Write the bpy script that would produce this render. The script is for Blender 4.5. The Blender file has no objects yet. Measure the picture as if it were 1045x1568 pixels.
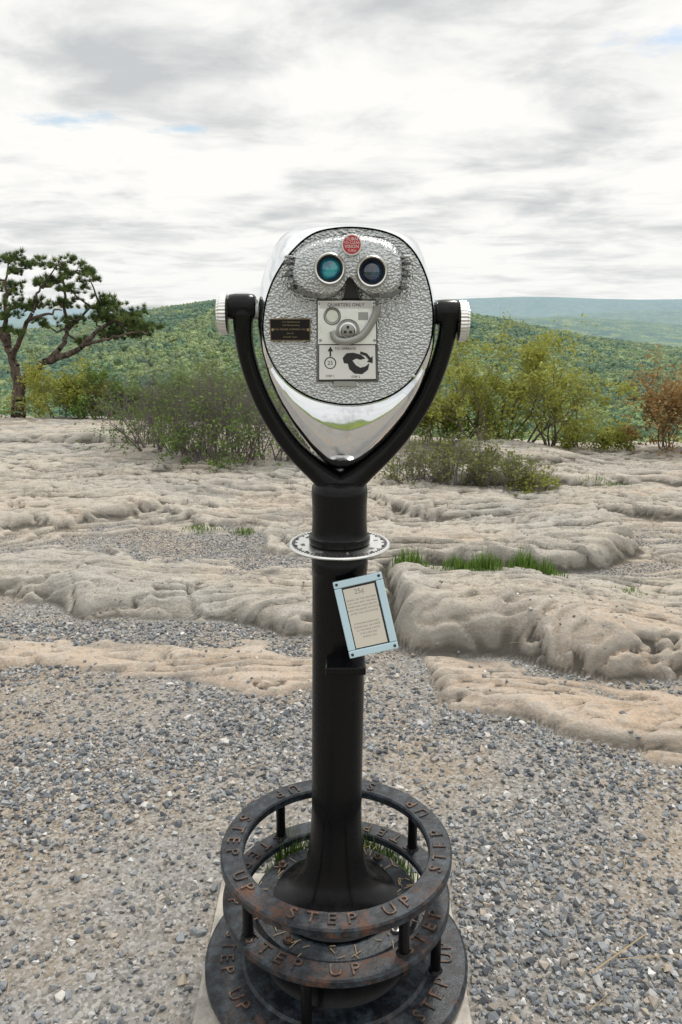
import bpy, math, random
import numpy as np
from mathutils import Vector, Matrix
random.seed(7); rng=np.random.default_rng(11)
rad=math.radians
sc=bpy.context.scene
CH=1.62; PITCH=14.65; FL=1220.0
cp,sp,tp=math.cos(rad(PITCH)),math.sin(rad(PITCH)),math.tan(rad(PITCH))
def S(u,v,d):
    """back-projection: image pixel (u,v) + assumed distance d -> world metres"""
    s=(v-784)/FL; t=(s+tp)/(1-tp*s)
    zc=d*(cp+t*sp)
    return np.array([(u-522.5)/FL*zc,d,CH-d*t])
# lettering is meshed first, while the scene is still empty (fast), then cached
_tc={}
def tgeo(body,size,ext=.0,res=2):
    key=(body,size,ext)
    if key in _tc: return _tc[key]
    cu=bpy.data.curves.new('t','FONT'); cu.body=body; cu.size=size; cu.extrude=ext; cu.align_x='CENTER'; cu.align_y='CENTER'; cu.resolution_u=res
    ob=bpy.data.objects.new('t',cu); sc.collection.objects.link(ob)
    dg=bpy.context.evaluated_depsgraph_get(); dg.update()
    me=bpy.data.meshes.new_from_object(ob.evaluated_get(dg))
    r=([v.co.copy() for v in me.vertices],[tuple(p.vertices) for p in me.polygons])
    bpy.data.objects.remove(ob); bpy.data.meshes.remove(me); bpy.data.curves.remove(cu)
    _tc[key]=r; return r
NOTICE=['WHEN USE THIS MACHINE','YOU CAN VIEW THE HILLS','RIVER AND LAKES BELOW','TURN THE KNOB TO FOCUS','AFTER THE COIN DROPS','','','IF THE MACHINE FAILS','PLEASE CALL OR WRITE','TO THE PARK OFFICE','FOR A REFUND','THANK YOU']
for ch in 'STEPU': tgeo(ch,.044,.0022); tgeo(ch,.048,.0022)
for ch in ['S','SW','W','NW','N','NE','E','SE']: tgeo(ch,.013,.0004)
for l in NOTICE:
    if l: tgeo(l,.0052,0)
for b,s in [('25¢',.015),('TURN',.0082),('TO CLEAR',.0060),('VISION',.0082),('TURN',.0055),('QUARTERS ONLY',.0088),('TO OPERATE',.0068),('STEP 1',.0058),('STEP 2',.0058),('25',.011),('U.S. Manufactured',.0044),('and Maintained by',.0044),('THE VIEWER COMPANY, INC.',.0046),('Box 25',.0042),('Norwalk, Conn.',.0042)]: tgeo(b,s,0)
# ------------------------------------------------------------------ noise
_p=rng.permutation(256); _p=np.concatenate([_p,_p]); _g=rng.uniform(0,2*np.pi,256)
def pn(x,y):
    x=np.asarray(x,float);y=np.asarray(y,float)
    xi=np.floor(x).astype(int);yi=np.floor(y).astype(int);xf=x-xi;yf=y-yi
    u=xf**3*(xf*(xf*6-15)+10);v=yf**3*(yf*(yf*6-15)+10)
    def g(a,b):
        h=_g[_p[(_p[(xi+a)&255]+yi+b)&255]]
        return np.cos(h)*(xf-a)+np.sin(h)*(yf-b)
    return ((g(0,0)*(1-u)+g(1,0)*u)*(1-v)+(g(0,1)*(1-u)+g(1,1)*u)*v)*1.4
def fbm(x,y,o=4,s=0):
    r=0;a=1;f=1;t=0
    for i in range(o):
        r=r+a*pn(x*f+17.3*i+s,y*f+9.1*i+s*1.7);t+=a;a*=.5;f*=2.03
    return r/t
def sst(x,a,b):
    t=np.clip((x-a)/(b-a),0,1);return t*t*(3-2*t)
# ------------------------------------------------------------------ mesh helpers
def mk(name,V,F,mat=None,parent=None,smooth=None):
    me=bpy.data.meshes.new(name)
    me.from_pydata([tuple(map(float,v)) for v in V],[],[tuple(int(i) for i in f) for f in F]); me.update()
    ob=bpy.data.objects.new(name,me); sc.collection.objects.link(ob)
    if mat: me.materials.append(mat)
    if smooth is not None:
        me.polygons.foreach_set('use_smooth',[True]*len(me.polygons))
        me.set_sharp_from_angle(angle=rad(smooth))
    if parent: par(ob,parent)
    return ob
def mkq(name,V,Q,mat=None,parent=None,smooth=False,attr=None):
    V=np.asarray(V,np.float32);Q=np.asarray(Q,np.int32);m,k=Q.shape
    me=bpy.data.meshes.new(name)
    me.vertices.add(len(V)); me.vertices.foreach_set('co',V.ravel())
    me.loops.add(m*k); me.loops.foreach_set('vertex_index',Q.ravel())
    me.polygons.add(m); me.polygons.foreach_set('loop_start',np.arange(0,m*k,k,dtype=np.int32))
    me.polygons.foreach_set('use_smooth',np.full(m,smooth))
    me.update(calc_edges=True)
    if attr:
        for n,a in attr.items():
            at=me.attributes.new(n,'FLOAT','POINT'); at.data.foreach_set('value',np.asarray(a,np.float32))
    ob=bpy.data.objects.new(name,me); sc.collection.objects.link(ob)
    if mat: me.materials.append(mat)
    if parent: par(ob,parent)
    return ob
def par(ob,p):
    ob.parent=p; ob.matrix_parent_inverse=Matrix.Translation(-p.location)
def empty(name,loc):
    e=bpy.data.objects.new(name,None); e.location=Vector([float(a) for a in loc]); e.empty_display_size=.1
    sc.collection.objects.link(e); return e
# ------------------------------------------------------------------ material helpers
class MT:
    def __init__(s,name,base=(.5,.5,.5),rough=.6,metal=0.,spec=.5):
        s.m=bpy.data.materials.new(name); s.m.use_nodes=True; s.t=s.m.node_tree
        s.b=s.t.nodes['Principled BSDF']; s.o=s.t.nodes['Material Output']
        s.b.inputs['Base Color'].default_value=(*base,1); s.b.inputs['Roughness'].default_value=rough
        s.b.inputs['Metallic'].default_value=metal; s.b.inputs['Specular IOR Level'].default_value=spec
        s._pos=None
    def n(s,ty,**k):
        nd=s.t.nodes.new(ty)
        for a,b in k.items():
            if a.startswith('i_'): s.set(nd,a[2:],b)
            else: setattr(nd,a,b)
        return nd
    def set(s,nd,key,val):
        inp=nd.inputs[int(key)] if key.isdigit() else nd.inputs[key.replace('_',' ')]
        if hasattr(val,'is_output') : s.t.links.new(val,inp)
        elif isinstance(val,tuple) and len(val)==3 and inp.type=='RGBA': inp.default_value=(*val,1)
        else: inp.default_value=val
    def pos(s):
        if s._pos is None: s._pos=s.n('ShaderNodeNewGeometry')
        return s._pos.outputs['Position']
    def noise(s,scale,det=5,rough=.55,vec=None,dist=0.):
        return s.n('ShaderNodeTexNoise',i_Vector=vec or s.pos(),i_Scale=scale,i_Detail=det,i_Roughness=rough,i_Distortion=dist).outputs['Fac']
    def voro(s,scale,feat='F1',vec=None,out='Distance'):
        return s.n('ShaderNodeTexVoronoi',feature=feat,i_Vector=vec or s.pos(),i_Scale=scale).outputs[out]
    def ramp(s,f,stops,out='Color'):
        r=s.n('ShaderNodeValToRGB'); e=r.color_ramp.elements
        while len(e)<len(stops): e.new(.5)
        for q,(p,c) in zip(e,stops):
            q.position=p; q.color=(c,c,c,1) if not isinstance(c,tuple) else (*c,1)
        s.t.links.new(f,r.inputs[0]); return r.outputs[out]
    def mix(s,f,a,b,bt='MIX'):
        m=s.n('ShaderNodeMix',data_type='RGBA',blend_type=bt)
        for i,v in ((0,f),(6,a),(7,b)):
            if hasattr(v,'is_output'): s.t.links.new(v,m.inputs[i])
            else: m.inputs[i].default_value=(*v,1) if isinstance(v,tuple) else v
        return m.outputs[2]
    def math(s,op,a,b=0.,c=0.):
        m=s.n('ShaderNodeMath',operation=op)
        for i,v in enumerate((a,b,c)):
            if hasattr(v,'is_output'): s.t.links.new(v,m.inputs[i])
            else: m.inputs[i].default_value=v
        return m.outputs[0]
    def bump(s,h,st=.5,dist=.01,nrm=None):
        b=s.n('ShaderNodeBump',i_Strength=st,i_Distance=dist,i_Height=h)
        if nrm: s.t.links.new(nrm,b.inputs['Normal'])
        s.t.links.new(b.outputs[0],s.b.inputs['Normal']); return b.outputs[0]
    def col(s,c): s.t.links.new(c,s.b.inputs['Base Color'])
    def rgh(s,c): s.t.links.new(c,s.b.inputs['Roughness'])
    def vmap(s,scale,vec=None):
        return s.n('ShaderNodeMapping',i_Vector=vec or s.pos(),i_Scale=scale).outputs[0]
    def attr(s,name): return s.n('ShaderNodeAttribute',attribute_name=name).outputs['Fac']
    def nz(s):
        g=s.n('ShaderNodeNewGeometry'); return s.n('ShaderNodeSeparateXYZ',i_Vector=g.outputs['Normal']).outputs['Z']
    def translucent(s,c,f):
        tr=s.n('ShaderNodeBsdfTranslucent'); s.t.links.new(c,tr.inputs[0])
        mx=s.n('ShaderNodeMixShader'); mx.inputs[0].default_value=f
        s.t.links.new(s.b.outputs[0],mx.inputs[1]); s.t.links.new(tr.outputs[0],mx.inputs[2])
        s.t.links.new(mx.outputs[0],s.o.inputs[0])
# ------------------------------------------------------------------ terrain
LEDGES=[ # (x keys, y front keys), height, rise width, length, xmin, xmax
 (([-4,-1.5,-.6,.2,1],[3.35,3.30,3.22,3.2,3.3]),.050,.14,.46,-9,.18),
 (([.2,.6,1,1.5,3],[3.05,2.86,2.72,2.66,2.8]),.055,.14,.62,.30,9),
 (([.8,1.2,2],[2.62,2.55,2.5]),.03,.1,.2,1.02,9),
 (([-4,-1.8,-1.2,-.6,0,.3],[4.20,4.05,4.0,3.82,3.75,3.9]),.14,.26,1.25,-9,.35),
 (([.1,.5,1,1.5,2.5],[3.75,3.45,3.36,3.28,3.2]),.20,.40,1.6,.22,9),
 (([-4,-2.2,-1.6,-1.3],[4.5,4.45,4.45,4.6]),.12,.07,.9,-9,-1.38),
 (([-.7,-.3,.3,1,1.8,3],[4.72,4.6,4.62,4.72,4.95,5.0]),.15,.15,1.6,-.62,2.05),
 (([-6,-3,-1.5,-.4,.6],[5.2,5.35,5.6,5.35,5.5]),.14,.22,2.6,-9,.5),
 (([.2,1,2,3,5],[6.1,5.75,5.95,5.5,5.3]),.13,.15,2.2,.1,9),
 (([-6,-3,-1.5,0,1],[6.5,6.8,7.0,6.6,6.8]),.16,.28,3.0,-9,.6),
 (([.4,1,2,3,5],[7.3,6.8,7.1,6.6,6.5]),.18,.18,2.6,.5,9),
 (([-8,-4,-2.5,-1],[8.3,8.8,8.6,9.3]),.20,.40,4.5,-9,-.6),
 (([1,2,3,5],[8.3,7.8,7.7,7.5]),.24,.20,2.4,1.3,9),
]
def edge(x): return np.interp(x,[-8,-3,0,2,8],[12.4,12,10.6,9.4,9.2])
def terr(T,w): fl=np.floor(T);fr=T-fl;return fl+sst(fr,1-w,1.)-T
def Hnear(x,y,full=False):
    base=.012*fbm(x*1.3,y*1.3,3,5)+sst(y,4.6,7.5)*.06
    base=base+ .05*sst(y,3.9,4.6)*sst(-x,-.2,.5)
    wa=.24+.035*np.clip(y-3,0,5)
    wx=x+.12*fbm(x*2.2,y*2.2,3,1); wy=y+wa*fbm(x*.9,y*.6,3,2)*1.5+.05*fbm(x*3.2,y*1.6,3,3)
    led=np.full(np.shape(x),-1.)
    for i,((xs,ys),H,rw,L,a,b) in enumerate(LEDGES):
        f=np.interp(wx,xs,ys); w=wy-f
        Hx=H*np.clip(1+.9*fbm(x*.6+i*3.1,y*.25,2,i),.35,1.6)
        r=np.clip(w/(rw*(1+.6*pn(x*1.3+i,y*.1))),0,1); rise=1-(1-r)**2.3
        h=Hx*rise*(1-.95*np.clip(w/L,0,1.3)**1.9)
        h=np.where(w<0,-.4,h-.015*(1-rise))
        m=sst(wx,a-.14,a+.14)*(1-sst(wx,b-.14,b+.14))
        h=h*m-(1-m)*.4
        led=np.maximum(led,h)
    patch=.85*np.exp(-(((x+.95)/.70)**2+((y-4.98)/.28)**2))+.8*np.exp(-(((x-1.7)/.6)**2+((y-4.72)/.10)**2))
    flat=.036+base+.035*fbm(x*1.0,y*1.2,3,77)-patch*.18
    led=np.maximum(led,np.where(y>4.2,flat,-.5)*sst(y,4.2,4.5)-(1-sst(y,4.2,4.5))*.4)
    T1=fbm(x*.50+.22*y,y*1.2,4,21)*6; T2=fbm(x*1.0-.3*y,y*2.2,3,51)*4
    fs=.45+.55*sst(y,3.6,5.)
    det=.042*fs*terr(T1,.05)+.014*terr(T2,.06)
    cr=np.clip(.013-np.abs(fbm(x*.55-.32*y,y*1.3,5,31)),0,.013)*3.0+np.clip(.010-np.abs(fbm(x*.9+.5*y+4,y*.7,4,61)),0,.010)*2.6
    fine=.0035*fbm(x*3.2,y*6.5,4,8)+.0022*fbm(x*20,y*26,3,13)
    rl=led+det+fine-cr*sst(led,.0,.06)+sst(y,4.6,7.5)*.02
    rl=rl-np.where(x<0,sst(y,8.2,12)*.20,sst(y,6.2,9)*.13)-sst(y,5,9)*.03
    base=base-sst(y,6,10)*.2
    rock=sst(rl-base,-.004,.012)
    h=np.maximum(rl,base)
    e=edge(x)+.3*fbm(x*.7,y*.1,2,9)
    dd=np.clip(y-e,0,None)
    h=h-np.where(dd<2.6,dd*.13,.34+(dd-2.6)*.75)
    k=np.exp(-(((x+.01)/.6)**4+((y-1.65)/.6)**4)); h=h*(1-k)
    if full: return h,rock
    return h
ax=np.array([-3000,-1200,-724,-585,-404,-266,-114,108,275,385,525,724,1000,3000.]); az=np.array([-120,-85,-58,-42,-12,9,7,-4,-18,-38,-66,-92,-108,-125.])-8
def Hfar(x,y):
    r=np.hypot(x,y)
    b=np.interp(r,[13,16,20,30,60,150,400,800,1500,3000,6000,30000],[-1,-2.2,-5,-12,-35,-80,-138,-152,-140,-160,-165,-165])
    b=b+20*fbm(x/330,y/330,3,3)*sst(r,200,700)
    def ridge(b,y0,s1,s2,crest,wob):
        yy=y+wob*fbm(x/500,y/3000,3,y0%7)
        g=np.where(yy<y0,np.exp(-((yy-y0)/s1)**2),np.exp(-((yy-y0)/s2)**2))
        return b+(crest-b)*g
    b=ridge(b,1750,560,450,np.interp(x*1750/np.maximum(y,900),ax,az)+3*fbm(x/150,y/400,3,8),200)
    b=ridge(b,3700,600,600,np.interp(x/np.maximum(y,1),[-.6,-.1,.1,.18,.28,.36,.43,.7],[-150,-120,-75,-62,-50,-66,-88,-60])-6,200)
    b=ridge(b,6200,700,700,np.interp(x/np.maximum(y,1),[-.5,0,.12,.25,.34,.43,.7],[-160,-130,-75,-90,-50,-35,-60]),300)
    b=ridge(b,9800,900,1500,np.interp(x/np.maximum(y,1),[-.6,-.2,-.05,.1,.18,.22,.28,.36,.43,.7],[-165,-150,-60,40,70,82,72,50,58,30])+10*fbm(x/900,y/900,3,2),300)
    back=np.where(y<8,1-sst(y,2,8),0)
    return b*(1-back)+back*(-.15)
def ground_mat():
    M=MT('rock_and_gravel',rough=.9,spec=.12)
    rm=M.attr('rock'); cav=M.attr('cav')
    n1=M.noise(1.1,4,.62); n2=M.noise(2.6,8,.75,M.vmap((.75,2.1,1.5))); n3=M.noise(75,3,.75); n4=M.noise(15,6,.75)
    c=M.ramp(n1,[(.34,(.30,.29,.265)),(.48,(.385,.35,.30)),(.60,(.43,.37,.30)),(.70,(.43,.335,.255))])
    c=M.mix(M.ramp(n2,[(.36,.7),(.46,0.)]),c,(.47,.445,.40))
    c=M.mix(M.ramp(n2,[(.50,.0),(.60,.8)]),c,(.205,.195,.168))
    c=M.mix(M.ramp(n4,[(.52,.0),(.64,.6)]),c,(.14,.135,.115))
    c=M.mix(M.ramp(n3,[(.36,.55),(.48,0.)]),c,(.14,.125,.105))
    c=M.mix(M.ramp(n3,[(.56,.0),(.7,.5)]),c,(.60,.57,.52))
    ysep=M.n('ShaderNodeSeparateXYZ',i_Vector=M.pos()).outputs['Y']
    near=M.n('ShaderNodeMapRange',i_Value=ysep,i_From_Min=3.9,i_From_Max=3.2,i_To_Min=0.,i_To_Max=.70).outputs[0]
    near=M.math('MULTIPLY',near,M.ramp(n4,[(.35,1.),(.60,.35)]))
    c=M.mix(near,c,M.mix(n3,(.36,.245,.17),(.54,.41,.305)))
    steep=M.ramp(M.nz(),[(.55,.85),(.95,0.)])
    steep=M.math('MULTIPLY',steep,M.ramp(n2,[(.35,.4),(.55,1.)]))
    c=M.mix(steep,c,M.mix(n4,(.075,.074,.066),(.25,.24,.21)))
    c=M.mix(M.ramp(cav,[(.56,0.),(.88,.85)]),c,(.08,.074,.062))  # AO-like crevice shade, with soil tone, painted into the rock hollows
    c=M.mix(M.ramp(cav,[(.15,.30),(.42,0.)]),c,(.50,.475,.43))  # convex rock painted lighter to set off the crevice shade
    vo=M.voro(115,out='Color')
    g=M.mix(M.ramp(n1,[(.44,0.),(.58,.8)]),(.235,.225,.21),(.29,.235,.175))
    vv=M.n('ShaderNodeSeparateXYZ',i_Vector=vo).outputs['X']
    g=M.mix(M.ramp(vv,[(.55,0.),(.95,.7)]),g,(.40,.39,.375))
    g=M.mix(M.ramp(vv,[(.02,.7),(.35,0.)]),g,(.11,.105,.095))
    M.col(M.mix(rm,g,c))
    hh=M.math('ADD',M.math('MULTIPLY',M.noise(75,3,.75),.32),M.math('MULTIPLY',M.noise(15,6,.75),.75))
    M.bump(hh,.85,.02)
    return M.m
GM=ground_mat()
xs=np.concatenate([np.arange(-14,-7,.12),np.arange(-7,-2.6,.035),np.arange(-2.6,2.6,.015),np.arange(2.6,7,.035),np.arange(7,14,.12)])
ys=np.concatenate([np.arange(-8,1,.15),np.arange(1,2.4,.05),np.arange(2.4,5.4,.012),np.arange(5.4,9.5,.02),np.arange(9.5,18,.06)])
X,Y=np.meshgrid(xs,ys); Z,R=Hnear(X,Y,True)
def bb(A,r):
    for ax_ in (0,1):
        P=np.concatenate([np.repeat(A.take([0],ax_),r+1,ax_),A,np.repeat(A.take([-1],ax_),r,ax_)],ax_); C=np.cumsum(P,ax_)
        A=(C.take(range(2*r+1,C.shape[ax_]),ax_)-C.take(range(0,C.shape[ax_]-2*r-1),ax_))/(2*r+1)
    return A
cav=.5+.5*np.clip(.6*(bb(Z,3)-Z)/.009+.5*(bb(bb(Z,11),11)-Z)/.06,-1,1)  # curvature mask for the painted crevice shade
nx,ny=len(xs),len(ys); idx=np.arange(nx*ny).reshape(ny,nx)
Q=np.stack([idx[:-1,:-1],idx[:-1,1:],idx[1:,1:],idx[1:,:-1]],-1).reshape(-1,4)
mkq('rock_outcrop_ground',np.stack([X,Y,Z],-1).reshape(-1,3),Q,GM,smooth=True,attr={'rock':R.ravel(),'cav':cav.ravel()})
# ------------------------------------------------------------------ far terrain
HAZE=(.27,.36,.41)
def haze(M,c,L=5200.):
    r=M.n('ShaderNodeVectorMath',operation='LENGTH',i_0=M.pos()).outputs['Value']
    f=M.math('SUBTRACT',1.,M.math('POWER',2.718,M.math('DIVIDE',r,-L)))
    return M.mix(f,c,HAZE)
def patches(M,c):
    c=M.mix(M.ramp(M.noise(.0042,3,.6),[(.44,.95),(.55,0.)]),c,(.04,.11,.06))
    return M.mix(M.ramp(M.noise(.013,3,.65),[(.48,.0),(.58,.85)]),c,(.34,.38,.09))
M=MT('forest_floor',rough=1,spec=0)
b=M.noise(.03,5,.7); v=M.voro(.09)
c=patches(M,M.mix(b,(.10,.17,.05),(.20,.27,.08)))
c=M.mix(M.ramp(v,[(.25,.0),(.7,.75)]),c,(.04,.075,.03))
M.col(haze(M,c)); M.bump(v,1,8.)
FF=M.m
ang=np.concatenate([np.linspace(-35,35,420),np.linspace(35,325,90)[1:]]) ; ang=np.radians(ang)
rr=np.concatenate([np.geomspace(13.2,200,40),np.geomspace(205,2600,150),np.geomspace(2650,14000,160),[18000,30000]])
A,RR=np.meshgrid(ang,rr); X=RR*np.sin(A); Y=RR*np.cos(A); Z=Hfar(X,Y)
Z=np.where(RR<20,np.minimum(Z,np.where(Y>0,Hnear(X,Y)-.4,Z)),Z)
idx=np.arange(X.size).reshape(X.shape)
Q=np.stack([idx[:-1,:-1],idx[1:,:-1],idx[1:,1:],idx[:-1,1:]],-1).reshape(-1,4)
mkq('forested_hills_terrain',np.stack([X,Y,Z],-1).reshape(-1,3),Q,FF,smooth=True)
# ------------------------------------------------------------------ face-instancer
def instancer(name,P,Sz,Rm,child,parent=None):
    q=np.array([[-.5,-.5,0],[.5,-.5,0],[.5,.5,0],[-.5,.5,0]])
    V=P[:,None,:]+np.einsum('nij,kj->nki',Rm,q)*Sz[:,None,None]
    F=np.arange(len(P)*4).reshape(-1,4)
    ob=mkq(name,V.reshape(-1,3),F,parent=parent)
    ob.instance_type='FACES'; ob.use_instance_faces_scale=True; ob.instance_faces_scale=1
    ob.show_instancer_for_render=False; ob.show_instancer_for_viewport=False
    child.parent=ob
    return ob
def yawR(n):
    a=rng.uniform(0,2*np.pi,n); R=np.zeros((n,3,3)); R[:,0,0]=np.cos(a);R[:,0,1]=-np.sin(a);R[:,1,0]=np.sin(a);R[:,1,1]=np.cos(a);R[:,2,2]=1
    return R
def rndR(n,tilt=1.):
    z=rng.normal(size=(n,3))*tilt; z[:,2]=np.abs(z[:,2])+(1-tilt)*2+.2; z/=np.linalg.norm(z,axis=1)[:,None]
    x=rng.normal(size=(n,3)); x-=z*np.sum(x*z,1)[:,None]; x/=np.linalg.norm(x,axis=1)[:,None]
    y=np.cross(z,x); return np.stack([x,y,z],-1)
def leafquads(C,Nn,size,elong=1.):
    n=len(C); t=rng.normal(size=(n,3)); t-=Nn*np.sum(t*Nn,1)[:,None]; t/=np.linalg.norm(t,axis=1)[:,None]+1e-9
    b=np.cross(Nn,t); s=size[:,None]
    V=np.stack([C-t*s*elong,C-b*s*.55,C+t*s*elong,C+b*s*.55],1).reshape(-1,3)
    return V,np.arange(4*n).reshape(-1,4)
def forest_mat(i,c1,c2,c3):
    M=MT('forest_foliage_%d'%i,rough=.9,spec=.0)
    rnd=M.n('ShaderNodeObjectInfo').outputs['Random']
    c=M.ramp(rnd,[(0.,c1),(.45,c2),(1.,c3)])
    c=M.mix(.6,c,patches(M,c))
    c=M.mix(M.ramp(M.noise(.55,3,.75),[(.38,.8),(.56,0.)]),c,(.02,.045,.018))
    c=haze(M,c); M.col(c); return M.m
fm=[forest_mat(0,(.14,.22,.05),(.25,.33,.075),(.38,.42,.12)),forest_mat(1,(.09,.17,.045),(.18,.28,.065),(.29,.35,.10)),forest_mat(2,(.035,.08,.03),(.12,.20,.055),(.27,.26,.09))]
def crown(name,mat):
    import bmesh
    bm=bmesh.new(); bmesh.ops.create_icosphere(bm,subdivisions=3,radius=1.)
    D=rng.normal(size=(16,3)); D/=np.linalg.norm(D,axis=1)[:,None]; A=rng.uniform(.15,.48,16)
    for v in bm.verts:
        p=np.array(v.co); q=np.max(A*np.exp(-(np.sum((D-p)**2,1))/.16)); f=.58+q+rng.uniform(-.07,.07)
        v.co=Vector((p[0]*f,p[1]*f,p[2]*f*1.15))
    me=bpy.data.meshes.new(name); bm.to_mesh(me); bm.free(); me.materials.append(mat)
    ob=bpy.data.objects.new(name,me); sc.collection.objects.link(ob); return ob
fo=empty('forest',(0,1000,-150))
for i in range(3):
    n=23000
    y=np.sqrt(rng.uniform(60**2,2650**2,n)); u=rng.uniform(-.60,.60,n); x=u*y
    z=Hfar(x,y); s=rng.uniform(4.0,9.5,n)
    instancer('tree_crowns_%d'%i,np.stack([x,y,z+s*.3],-1),s,yawR(n),crown('crown_%d'%i,fm[i]),fo)
# ------------------------------------------------------------------ gravel
def stone(name,mat):
    import bmesh
    bm=bmesh.new(); P=rng.normal(size=(11,3)); P/=np.linalg.norm(P,axis=1)[:,None]; P*=rng.uniform(.42,.60,(11,1))
    P*=np.array([1.2,.9,.62])*rng.uniform(.85,1.15,3)
    for p in P: bm.verts.new(Vector(p))
    bmesh.ops.convex_hull(bm,input=bm.verts)
    bmesh.ops.delete(bm,geom=[v for v in bm.verts if not v.link_faces],context='VERTS')
    me=bpy.data.meshes.new(name); bm.to_mesh(me); bm.free(); me.materials.append(mat)
    ob=bpy.data.objects.new(name,me); sc.collection.objects.link(ob); return ob
M=MT('crushed_stone',rough=.8,spec=.2)
rnd=M.n('ShaderNodeObjectInfo').outputs['Random']
M.col(M.ramp(rnd,[(0.,(.08,.085,.095)),(.2,(.155,.17,.185)),(.5,(.27,.285,.30)),(.68,(.25,.225,.195)),(.8,(.40,.41,.42)),(.9,(.33,.28,.22)),(1.,(.60,.60,.59))]))
SM=M.m
gr=empty('gravel',(0,2.5,0))
for i in range(6):
    n=44000
    x=rng.uniform(-2.8,2.8,n); y=rng.uniform(.9,5.6,n)
    dens=.44+1.7*fbm(x*.9,y*1.1,4,60)
    h,rk=Hnear(x,y,True)
    s=np.clip(rng.lognormal(math.log(.0122),.42,len(x)),.005,.031)
    ok=(rk<.35)&(rng.uniform(size=n)<np.clip(dens,.12,1)+.06)&~((np.abs(x+.02)<.34)&(y>1.3)&(y<1.99))
    ok|=(rk>.9)&(rng.uniform(size=n)<.008)&(y<4.6)
    ok&=~((y>3.9)&(s>.015))
    x,y,h,s=x[ok],y[ok],h[ok],s[ok]
    instancer('stones_%d'%i,np.stack([x,y,h+s*.15],-1),s,rndR(len(x),.75),stone('stone_%d'%i,SM),gr)
STR=MT('dry_straw',(.38,.28,.16),.8).m
def tubes(segs,sides=4):
    s=np.asarray(segs,float); p0=s[:,:3];p1=s[:,3:6];r0=s[:,6];r1=s[:,7]
    d=p1-p0; d/=np.linalg.norm(d,axis=1)[:,None]+1e-9
    h=np.where(np.abs(d[:,2:3])<.9,[[0,0,1.]],[[1.,0,0]]); a=np.cross(d,h); a/=np.linalg.norm(a,axis=1)[:,None]; b=np.cross(d,a)
    V=[]
    for k in range(sides):
        t=2*np.pi*k/sides; o=a*np.cos(t)+b*np.sin(t); V.append((p0+o*r0[:,None],p1+o*r1[:,None]))
    V=np.stack([np.stack(v,1) for v in V],1)
    n=len(s); base=np.arange(n)[:,None]*sides*2
    F=[]
    for k in range(sides):
        k2=(k+1)%sides; F.append(np.concatenate([base+2*k,base+2*k2,base+2*k2+1,base+2*k+1],1))
    return V.reshape(-1,3),np.concatenate(F)
segs=[]
for i in range(320):
    x=rng.uniform(-2,2);y=rng.uniform(1.2,3.6);a=rng.uniform(0,6.28);L=rng.uniform(.02,.08);x2=x+L*math.cos(a);y2=y+L*math.sin(a)
    if abs(x)<.4 and 1.3<y<2: continue
    segs.append([x,y,float(Hnear(x,y))+.012,x2,y2,float(Hnear(x2,y2))+.016,.0012,.0006])
segs.append([.62,1.62,.018,.80,1.74,.024,.0024,.0016]); segs.append([.70,1.66,.02,.86,1.67,.024,.0016,.001])
V,F=tubes(segs); mkq('dry_straw_litter',V,F,STR)
# ------------------------------------------------------------------ plants
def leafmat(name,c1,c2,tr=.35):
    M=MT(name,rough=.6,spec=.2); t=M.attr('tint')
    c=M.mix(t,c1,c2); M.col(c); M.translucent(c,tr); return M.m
BARK=MT('twig_bark',(.12,.095,.08),.9).m
BARKP=MT('grey_twig_bark',(.155,.125,.13),.9).m
def branchy(segs,tips,p,d,L,r,depth,spread,up=.15,nch=3):
    n=4; q=np.array(p,float); d=np.array(d,float)
    for i in range(n):
        d=d+rng.normal(size=3)*.16; d[2]+=up*.25; d/=np.linalg.norm(d)
        q2=q+d*L/n; r2=r*(1-.16)
        segs.append([*q,*q2,r,r2]); q=q2; r=r2
        if depth<=1: tips.append((q.copy(),d.copy()))
        if depth>0 and i>=1:
            for _ in range(1 if i<n-1 else nch-1):
                dd=d+rng.normal(size=3)*spread; dd/=np.linalg.norm(dd)
                branchy(segs,tips,q,dd,L*rng.uniform(.5,.75),r*.6,depth-1,spread,up,nch)
def shrub(name,base,w,dp,h,stems,leafn,leafs,lm,bark=None,depth=3,spread=.55,r0=.012,lowleaf=0.,out=.6,nch=3):
    e=empty(name,base); segs=[];tips=[]
    for i in range(stems):
        ox,oy=rng.uniform(-.5,.5,2); p=[base[0]+ox*w*.6,base[1]+oy*dp*.6,base[2]-.03]
        d=np.array([ox*out*2*w/h*.9+rng.normal()*.12,oy*out*2*dp/h+rng.normal()*.12,1.]); d/=np.linalg.norm(d)
        branchy(segs,tips,p,d,h*rng.uniform(.34,.60),r0*rng.uniform(.7,1.1),depth,spread,.12,nch)
    V,F=tubes(segs,3); mkq('branches',V,F,bark or BARK,e)
    T=np.array([t[0] for t in tips])
    if leafn>0:
        wgt=np.ones(len(T))
        if lowleaf: wgt=np.exp(-(T[:,2]-base[2])/h*lowleaf)
        wgt*=np.clip(.30+1.9*fbm(T[:,0]*6/ max(h,.3),T[:,2]*6/max(h,.3),2,4),.02,2); wgt/=wgt.sum()
        k=rng.choice(len(T),leafn,p=wgt); C=T[k]+rng.normal(size=(leafn,3))*leafs*1.6
        Nn=rng.normal(size=(leafn,3)); Nn[:,2]=np.abs(Nn[:,2])+.3; Nn/=np.linalg.norm(Nn,axis=1)[:,None]
        V,F=leafquads(C,Nn,rng.uniform(.6,1.3,leafn)*leafs,1.1)
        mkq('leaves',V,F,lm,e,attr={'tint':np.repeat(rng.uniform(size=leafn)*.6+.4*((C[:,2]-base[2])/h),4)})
    return e
def gz(x,y): return float(Hnear(np.array(x,float),np.array(y,float)))
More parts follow.
